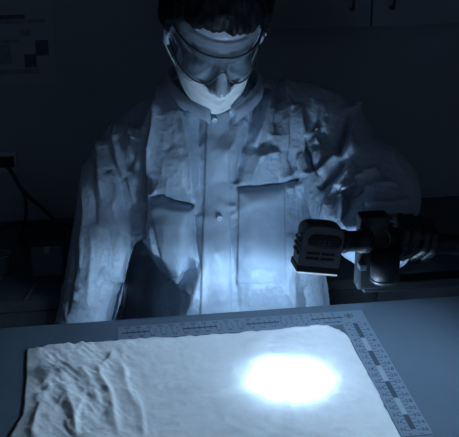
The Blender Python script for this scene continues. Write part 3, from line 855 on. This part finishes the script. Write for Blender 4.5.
# face mask with pleats, nose ridge and ear loops
def make_mask():
    nu, nv = 44, 26
    P = np.zeros((nv + 1, nu + 1, 3))
    for i in range(nu + 1):
        u = i/nu*2 - 1
        an = u*math.radians(82)
        for j in range(nv + 1):
            v = j/nv
            ztop = -.046 + .040*abs(u)**.9 - .004
            zbot = -.104 + .046*abs(u)**1.6
            z = ztop + (zbot - ztop)*v
            k = math.sin(math.pi*min(1, .12 + v*.88))
            rx = .067 + .006*k*(1 - abs(u)); ry = .089 + .009*k*(1 - abs(u)**1.3) + .004*math.exp(-(u/.12)**2)*k
            if v < .15: ry += .004*math.exp(-(u/.2)**2)
            yc = -.004
            pl = .0018*math.sin(v*math.pi*7)*(1 - abs(u))
            P[j, i] = (rx*math.sin(an), yc - ry*math.cos(an) - pl, z)
    top = P.reshape(-1, 3); low = top*np.array([.975, .98, 1.0])
    n = len(top); idx = np.arange(n).reshape(nv + 1, nu + 1); Fc = []
    for j in range(nv):
        for i in range(nu):
            Fc.append((idx[j, i], idx[j + 1, i], idx[j + 1, i + 1], idx[j, i + 1])); Fc.append((n + idx[j, i], n + idx[j, i + 1], n + idx[j + 1, i + 1], n + idx[j + 1, i]))
    loop = list(idx[0, :]) + list(idx[1:, -1]) + list(idx[-1, -2::-1]) + list(idx[-2:0:-1, 0])
    for k in range(len(loop)): l2 = loop[(k + 1) % len(loop)]; Fc.append((loop[k], l2, n + l2, n + loop[k]))
    A = np.array([hd(p) for p in np.vstack([top, low])])
    m = link('face_mask', A, Fc, M['mask'], PERSON)
    for s in (-1, 1):
        for z0, z1 in ((-.012, .012), (-.058, -.03)):
            pth = catmull([hd(p) for p in ((s*.066, -.018, z0), (s*.078, .0, (z0 + z1)/2), (s*.088, .02, z1))], 14)
            link('ear_loop', *tube(pth, .0016, 6), M['mask'], m)
make_mask()

# wrap-around tinted goggles
def make_goggles():
    g_n, g_v = 60, 12
    def pos(u, z, off=0.0):
        an = u*math.radians(80)
        return ((.083 + off)*math.sin(an), .006 - (.110 + off)*math.cos(an) + .020*abs(u)**3, z)
    def zt(u): return .036 - .004*abs(u)**2
    def zb(u): return -.024 - .006*math.exp(-((abs(u) - .42)/.22)**2) + .030*math.exp(-(u/.13)**2) + .014*max(0, abs(u) - .7)/.3
    P = []
    for layer, off in ((0, 0.0), (1, -.0022)):
        for j in range(g_v + 1):
            for i in range(g_n + 1):
                u = i/g_n*2 - 1; v = j/g_v
                P.append(hd(pos(u, zt(u) + (zb(u) - zt(u))*v, off - .004*(v - .3)**2)))
    n = (g_v + 1)*(g_n + 1); idx = np.arange(n).reshape(g_v + 1, g_n + 1); Fc = []
    for j in range(g_v):
        for i in range(g_n):
            Fc.append((idx[j, i], idx[j + 1, i], idx[j + 1, i + 1], idx[j, i + 1])); Fc.append((n + idx[j, i], n + idx[j, i + 1], n + idx[j + 1, i + 1], n + idx[j + 1, i]))
    root = link('goggles', P, Fc, M['visor'], PERSON)
    root['label'] = 'dark tinted wrap-around goggles'
    us = np.linspace(-1, 1, 50)
    link('brow_rim', *tube([hd(pos(u, zt(u) + .001, -.001)) for u in us], .0024, 8), M['goggle_frame'], root)
    link('lower_rim', *tube([hd(pos(u, zb(u), -.001)) for u in us], .0016, 8), M['goggle_frame'], root)
    for s in (-1, 1):
        e = pos(s, .014)
        pth = catmull([hd(p) for p in (e, (s*.088, .0, .014), (s*.090, .03, .012), (s*.088, .05, .0), (s*.084, .062, -.018))], 20)
        link('temple_arm', *tube(pth, [.0055]*12 + [.0045]*8, 8), M['goggle_frame'], root)
        link('hinge', *lathe([(0, .006), (.006, .006), (.008, .004)], hd((s*.082, -.012, .014)), hd((s*.095, -.012, .014)), 12), M['lampmetal'], root)
make_goggles()

# ------------------------------------------------------------------ stool
def make_stool():
    s = empty('lab_stool', (.01, .33, 0)); tag(s, 'round black lab stool beneath the seated person', 'stool')
    x, y = .01, .33
    link('seat', *lathe([(0, .15), (.008, .17), (.04, .175), (.052, .165), (.056, .12)], (x, y, .542), (x, y, 1), 40), M['dark'], s)
    link('post', *lathe([(0, .028), (.25, .028), (.25, .02), (.468, .02)], (x, y, .075), (x, y, 1), 20), M['steel'], s)
    for k in range(5):
        an = 2*math.pi*k/5 + .3
        link('foot', *tube([(x, y, .085), (x + .14*math.cos(an), y + .14*math.sin(an), .07), (x + .27*math.cos(an), y + .27*math.sin(an), .02)], [.022, .018, .019], 10), M['steel'], s)
make_stool()

# ------------------------------------------------------------------ forensic lamp
def make_lamp():
    LC = atY(319, 243, -0.29)
    R = (Matrix.Rotation(math.radians(9), 3, 'Y') @ Matrix.Rotation(math.radians(-3), 3, 'X'))
    Rn = np.array(R)
    def L(p): return LC + Rn @ np.array(p, float)
    root = empty('forensic_lamp', (float(atY(470, 285, -0.22)[0]) + .15, -0.215, TZ))
    tag(root, 'black handheld inspection lamp on a boom arm shining onto the cloth', 'lamp')
    w, dp, hh = .066, .040, .068
    # housing: box with an arched top, extruded in y
    prof = []
    for x, z in ((-w/2, -hh/2 + .004), (-w/2 + .001, -hh/2)): prof.append((x, z))
    prof += [(w/2 - .001, -hh/2), (w/2, -hh/2 + .004)]
    for k in range(13):
        an = math.radians(8 + 164*k/12)
        prof.append((w/2*math.copysign(abs(math.cos(an))**.55, math.cos(an)), hh/2 - .018 + .018*math.sin(an)**.8))
    rings = [(-dp/2, .95), (-dp/2 + .0015, .985), (-dp/2 + .004, 1.0), (dp/2 - .006, 1.0), (dp/2, .9)]
    n = len(prof); V = []; Fc = []
    for y, s_ in rings:
        for x, z in prof: V.append(L((x*s_, y, z*s_)))
    for r in range(len(rings) - 1):
        for k in range(n): k2 = (k + 1) % n; Fc.append((r*n + k, r*n + k2, (r + 1)*n + k2, (r + 1)*n + k))
    Fc.append(tuple(range(n))[::-1]); Fc.append(tuple(range((len(rings) - 1)*n, len(rings)*n)))
    head = link('lamp_head', V, Fc, M['lampblack'], root, False)
    M4 = R.to_4x4()
    def lb(name, c, s, m, parent, bev=.001): return box(name, tuple(L(c)), s, m, parent, bev, M4)
    # bottom bezel and lit lens
    lb('bezel', (0, 0, -hh/2 - .003), (w + .002, dp + .002, .010), M['lampdark'], head, .0015)
    lb('lens', (0, 0, -hh/2 - .0092), (w - .002, dp - .002, .0034), M['lens_glow'], head, .0005)
    # oval badge
    V = []; Fc = []; nb = 36
    for y, s_ in ((-dp/2 + .0005, 1.0), (-dp/2 - .0012, 1.0), (-dp/2 - .0018, .95)):
        for k in range(nb):
            an = 2*math.pi*k/nb; c_ = math.cos(an)
            V.append(L(((math.copysign(.0145, c_) + .0105*c_)*s_*1.05 + .003, y, .0095 + .0110*math.sin(an)*s_)))
    for r in range(2):
        for k in range(nb): k2 = (k + 1) % nb; Fc.append((r*nb + k, r*nb + k2, (r + 1)*nb + k2, (r + 1)*nb + k))
    Fc.append(tuple(range(2*nb, 3*nb)))
    bd = link('badge', V, Fc, M['lampdark'], head)
    # worn raised marks on the badge and the moulded curl on the arched top
    for i, x in enumerate((-.006, .002, .010)):
        link('badge_mark', *tube([L((x + .0024*math.cos(a), -dp/2 - .0022, .0085 + .003*math.sin(a))) for a in np.linspace(.4, 5.6, 14)], .0006, 5), M['lampblack'], bd)
    for x in (-.016, .008):
        link('top_groove', *tube([L((x + .011*math.cos(a), -.006 + .009*math.sin(a), hh/2 + .0002)) for a in np.linspace(.3, 5.2, 24)], .0011, 6), M['lampdark'], head)
    for x in (-.0135, .0105):
        for z in (-.0105, -.0185):
            lb('vent_slot', (x + .001, -dp/2 - .0003, z), (.0215, .0016, .0042), M['lampdark'], head, .0007)
    link('bolt', *lathe([(0, .0035), (.006, .0035), (.007, .002)], L((-w/2 + .001, -.012, hh/2 - .018)), L((-w/2 - .02, -.012, hh/2 - .018)), 14), M['lampmetal'], head)
    for z in (.006, -.004, -.014): lb('side_fin', (-w/2 - .001, 0, z), (.003, dp*.7, .004), M['lampdark'], head, .0008)
    # neck
    n0 = L((w/2 - .002, .004, .004)); n1 = atY(366, 241, -0.25)
    ln = float(np.linalg.norm(n1 - n0))
    neck = link('neck', *lathe([(0, .0165), (.004, .019), (.012, .019), (.014, .0165), (ln*.8, .0165), (ln*.82, .019), (ln, .019)], n0, n1, 28), M['lampdark'], root)
    for x in (349.5, 353.5):
        p = atY(x, 247.5, -.282)
        link('screw', *lathe([(0, .0022), (.003, .0022), (.0036, .001)], p + [0, .006, 0], p - [0, .02, 0.004], 10), M['lampmetal'], neck)
    # joint block, ring, lower cylinder, base
    def P(x, y, Y=-.24): return atY(x, y, Y)
    bm = bmesh.new(); a = P(361, 217); b = P(385, 288)
    bm_box(bm, tuple((a + b)/2 + np.array([.0, .012, 0])), (abs(b[0] - a[0]), .03, abs(b[2] - a[2])), None, .004, 2)
    from_bm('joint_block', bm, M['lampdark'], root)
    c = P(362, 266, -.25)
    box('clamp_step', tuple(c), (.012, .018, .010), M['lampmetal'], root, .0015)
    ring = P(381, 237, -.235)
    hd_ = HDIR
    fdir = np.array([-.55, -.83, -.05]); fdir /= np.linalg.norm(fdir)
    kn = link('knob', *lathe([(0, .018), (.012, .0195), (.016, .0195), (.018, .017), (.0165, .0145), (.015, .0145)], ring + np.array([.006, .012, 0]), ring + fdir*.1, 36), M['lampdark'], root)
    link('knob_rim', *tube([ring + np.array([.006, .012, 0]) + fdir*.0175 + .0182*(np.cross(fdir, [0, 0, 1])*math.cos(a) + np.array([0, 0, 1])*math.sin(a)) for a in np.linspace(0, 2*math.pi, 40)], .0011, 6), M['lampblack'], kn)
    e1 = HB + HDIR*.03
    LH = float(np.linalg.norm(e1 - HA))
    link('handle', *lathe([(0, .0165), (.004, HRAD), (.02, HRAD), (.022, HRAD - .001), (LH - .03, HRAD - .001), (LH - .028, HRAD + .002), (LH, HRAD + .002)], HA, e1, 32), M['lampdark'], root)
    a = P(384, 250, -.25); b = P(384, 281, -.25); lz = float(a[2] - b[2])
    cyl = link('battery', *lathe([(0, .020), (.003, .0235), (lz*.75, .0235), (lz*.76, .022), (lz, .022)], b, b + [0, 0, 1], 32), M['lampdark'], root)
    link('battery_ring', *tube([b + np.array([.0238*math.cos(t), .0238*math.sin(t), .006]) for t in np.linspace(0, 2*math.pi, 40)], .0010, 6), M['lampmetal'], cyl)
    # boom arm to a clamp post on the table, right of the picture
    p0 = P(362, 285, -.22); p1x = float(root.location.x)
    zb = float(p0[2]); lx = p1x - float(p0[0])
    bm = bmesh.new(); bm_box(bm, (float(p0[0]) + lx/2 + .01, -.215, zb - .002), (lx + .02, .03, .018), None, .003, 2)
    from_bm('boom_arm', bm, M['lampdark'], root)
    link('post', *lathe([(0, .012), (zb - TZ + .03, .012)], (p1x, -.215, TZ + .012), (p1x, -.215, 2), 20), M['lampdark'], root)
    link('clamp_base', *lathe([(0, .05), (.010, .05), (.013, .046)], (p1x, -.215, TZ), (p1x, -.215, 2), 32), M['lampdark'], root)
    # its light: one lens giving a narrow beam and a wide spill
    down = Rn @ np.array([0, 0, -1.0])
    src = L((0, 0, -hh/2 - .0135))
    aim = atZ(290, 380, TZ) - src; aim /= np.linalg.norm(aim)
    def light(kind, name, W_, dirv, **kw):
        ld = bpy.data.lights.new(name, kind); ld.energy = W_; ld.color = LAMP_COL
        for k, v in kw.items(): setattr(ld, k, v)
        ld.use_nodes = True; nt = ld.node_tree; em = nt.nodes['Emission']     # beam profile over the angle from the axis
        def mth(op, a, b=None):
            n = nt.nodes.new('ShaderNodeMath'); n.operation = op
            for k, v in enumerate((a, b)):
                if v is None: continue
                if isinstance(v, (int, float)): n.inputs[k].default_value = v
                else: nt.links.new(v, n.inputs[k])
            return n.outputs[0]
        tc = nt.nodes.new('ShaderNodeTexCoord'); sx = nt.nodes.new('ShaderNodeSeparateXYZ'); nt.links.new(tc.outputs['Normal'], sx.inputs[0])
        cz = mth('ABSOLUTE', sx.outputs['Z'])
        if name == 'spill':      # wide-angle optic: stronger towards the rim so the bench is lit evenly
            nt.links.new(mth('POWER', mth('MAXIMUM', cz, 0.30), -3.2), em.inputs['Strength'])
        else:                    # hot centre with soft uneven skirt
            nz = nt.nodes.new('ShaderNodeTexNoise'); nz.inputs['Scale'].default_value = 9.0; nz.inputs['Detail'].default_value = 3; nt.links.new(tc.outputs['Normal'], nz.inputs['Vector'])
            tan = mth('DIVIDE', mth('SQRT', mth('SUBTRACT', 1.0, mth('MULTIPLY', cz, cz))), mth('MAXIMUM', cz, .1))
            q = mth('MULTIPLY', mth('DIVIDE', tan, BEAM_T), mth('ADD', 0.72, mth('MULTIPLY', nz.outputs['Fac'], 0.56)))
            nt.links.new(mth('DIVIDE', 1.0, mth('ADD', 1.0, mth('POWER', q, 5.0))), em.inputs['Strength'])
        o = bpy.data.objects.new(name, ld); COL.objects.link(o)
        o.matrix_world = Matrix.Translation(Vector(src)) @ Vector(dirv).to_track_quat('-Z', 'Y').to_matrix().to_4x4()
        mw = o.matrix_world.copy(); o.parent = root; o.matrix_parent_inverse = root.matrix_world.inverted(); o.matrix_world = mw
    light('SPOT', 'beam', LAMP_CORE_W, aim, spot_size=math.radians(165), spot_blend=1.0, shadow_soft_size=.012)
    light('SPOT', 'spill', LAMP_SPILL_W, down, spot_size=math.radians(160), spot_blend=0.55, shadow_soft_size=.03)
make_lamp()

# ------------------------------------------------------------------ back of the room
def make_poster():
    a = atY(-60, -30, WALLY); b = atY(57, 84, WALLY)
    r = empty('wall_poster', (float((a[0] + b[0])/2), WALLY, float(b[2])))
    tag(r, 'pale paper poster with two dark squares pinned to the back wall', 'poster')
    y = WALLY - .002
    box('sheet', (float((a[0] + b[0])/2), y, float((a[2] + b[2])/2)), (float(b[0] - a[0]), .003, float(a[2] - b[2])), M['paper'], r, 0)
    def pr(name, x0, y0, x1, y1, m):
        p = atY(x0, y0, WALLY); q = atY(x1, y1, WALLY)
        box(name, (float((p[0] + q[0])/2), y - .002, float((p[2] + q[2])/2)), (float(q[0] - p[0]), .001, float(p[2] - q[2])), M[m], r, 0)
    pr('printed_square', 35, 40, 49, 55, 'print'); pr('printed_square', 24, 54, 37, 67, 'print')
    pr('printed_band', -40, 16, 25, 18.5, 'print'); pr('printed_band', -40, 21, 46, 22.5, 'print2'); pr('printed_band', -40, 71, 40, 73, 'print2')
    pr('printed_panel', 20, 29, 31, 35, 'print2'); pr('printed_panel', -20, 45, 12, 64, 'print2')
    pr('printed_band', -40, 41, 20, 42.5, 'print2')
make_poster()

def make_outlet():
    c = atY(5, 161, WALLY)
    r = empty('wall_outlet', (float(c[0]), WALLY, float(c[2]))); tag(r, 'pale wall socket plate left of the person with a black plug in it', 'socket')
    box('plate', (float(c[0]), WALLY - .005, float(c[2])), (.070, .010, .066), M['outlet'], r, .003)
    for dx in (-.012, .016): box('socket_face', (float(c[0]) + dx, WALLY - .0105, float(c[2])), (.022, .003, .034), M['dark'], r, .001)
    p = [atY(2, 163, WALLY - .03), atY(10, 170, WALLY - .05), atY(20, 187, WALLY - .06), atY(30, 198, WALLY - .07), atY(42, 208, WALLY - .09), atY(54, 220, WALLY - .12), atY(66, 236, WALLY - .16)]
    c1 = link('power_cable', *tube(catmull(p, 40), .0055, 10), M['dark'])
    tag(c1, 'thick black cable running right from the wall socket towards the sleeve', 'cable')
    box('plug', tuple(map(float, atY(1, 162, WALLY - .025))), (.03, .03, .026), M['dark'], c1, .004)
    p = [atY(20, 187, WALLY - .075), atY(25, 198, WALLY - .09), atY(26, 214, WALLY - .12), atY(23, 232, WALLY - .16), atY(24, 244, WALLY - .19), atY(34, 248, WALLY - .22)]
    tag(link('power_cable', *tube(catmull(p, 40), .005, 10), M['dark']), 'black cable dropping from the socket cable to the dark counter', 'cable')
make_outlet()

BZ = 0.60
def make_counter():
    r = empty('back_counter', (0, 1.0, 0)); tag(r, 'long dark counter along the back wall behind the person', 'counter')
    box('worktop', (0, 1.02, BZ - .015), (4.6, .558, .03), M['counter'], r, .003)
    for i in range(8):
        x = -2.0 + i*.56
        box('cupboard_door', (x, .765, .33), (.55, .018, .46), M['counter'], r, .003)
        h = box('handle', (x + .2, .752, .5), (.09, .010, .010), M['steel'], r, .002)
    box('carcass', (0, 1.03, .34), (4.5, .51, .48), M['counter'], r, .002)
    box('plinth', (0, 1.05, .05), (4.5, .46, .098), M['dark'], r, .002)
make_counter()

def make_clutter():
    def on(x, y, Y): return atY(x, y, Y)
    c = on(50, 285, .93); 
    r = empty('instrument_case', (float(c[0]), .93, BZ)); tag(r, 'small dark grey instrument case on the counter beside the hanging sleeve', 'case')
    x = float(c[0])
    box('case_body', (x, .95, BZ + .045), (.085, .14, .09), M['box'], r, .006)
    box('case_lid', (x, .95, BZ + .0965), (.089, .144, .012), M['dark'], r, .004)
    box('latch', (x, .877, BZ + .08), (.016, .006, .022), M['steel'], r, .001)
    # coiled leads
    for k, (cx, cy, Y, rx, rz, lab) in enumerate(((12, 232, 1.12, .075, .055, 'black looped lead standing in an arch left of the cables'), (38, 226, 1.08, .06, .05, 'black looped lead arching behind the instrument case'), (54, 228, 1.15, .055, .065, 'narrow black looped lead next to the hanging sleeve'))):
        p = on(cx, cy, Y); pts = []
        for t in np.linspace(-.35, math.pi + .35, 9):
            pts.append((float(p[0]) + rx*math.cos(t), Y + .03*math.sin(2*t + k), max(BZ + .006, BZ + .005 + (float(p[2]) - BZ + rz*.3)*max(0, math.sin(t)))))
        tag(link('looped_lead', *tube(catmull(pts, 40), .004, 8), M['dark']), lab, 'cable')
    a = on(26, 301, .86); b = on(38, 281, .90)
    z = BZ + .005
    pa = atZ(25, 300, z); pb = atZ(38, 282, z)
    rod = link('glass_rod', *tube([pa, pa*.5 + pb*.5, pb], .0035, 10), M['steel']); tag(rod, 'thin pale rod lying slantwise on the dark counter', 'rod')
    q = atZ(2, 272, BZ); 
    d = empty('small_beaker', (float(q[0]), float(q[1]), BZ)); tag(d, 'small grey beaker on the counter at the left picture edge', 'beaker')
    link('cup', *lathe([(0, .022), (.004, .025), (.05, .026), (.054, .028), (.052, .0255), (.006, .022), (.006, .0005)], (float(q[0]), float(q[1]), BZ), (float(q[0]), float(q[1]), 1), 24), M['box'], d)
    link('rim', *tube([(float(q[0]) + .0275*math.cos(t), float(q[1]) + .0275*math.sin(t), BZ + .054) for t in np.linspace(0, 2*math.pi, 30)], .0015, 6), M['outlet'], d)
make_clutter()

def make_upper_cabinet():
    YF = 0.98
    p = atY(371, 27, YF); zb = float(p[2]); xm = float(p[0])
    r = empty('wall_cabinet', (xm, 1.14, zb)); tag(r, 'dark double-door wall cabinet hung above the person on the back wall', 'cabinet')
    hh = .7
    box('carcass', (xm, (YF + .02 + WALLY)/2, zb + hh/2), (.86, WALLY - YF - .022, hh), M['cab'], r, .002)
    for s in (-1, 1):
        d = box('door', (xm + s*.216, YF + .009, zb + hh/2 + .001), (.428, .018, hh), M['cab'], r, .002)
        hx = float(atY(371 + s*20, 3, YF)[0]); hz = float(atY(371, 2, YF)[2])
        pth = catmull([(hx, YF, hz + .05), (hx, YF - .025, hz + .045), (hx, YF - .028, hz + .01), (hx, YF - .025, hz - .012), (hx, YF, hz - .016)], 20)
        link('handle', *tube(pth, .0045, 8), M['dark'], d)
make_upper_cabinet()
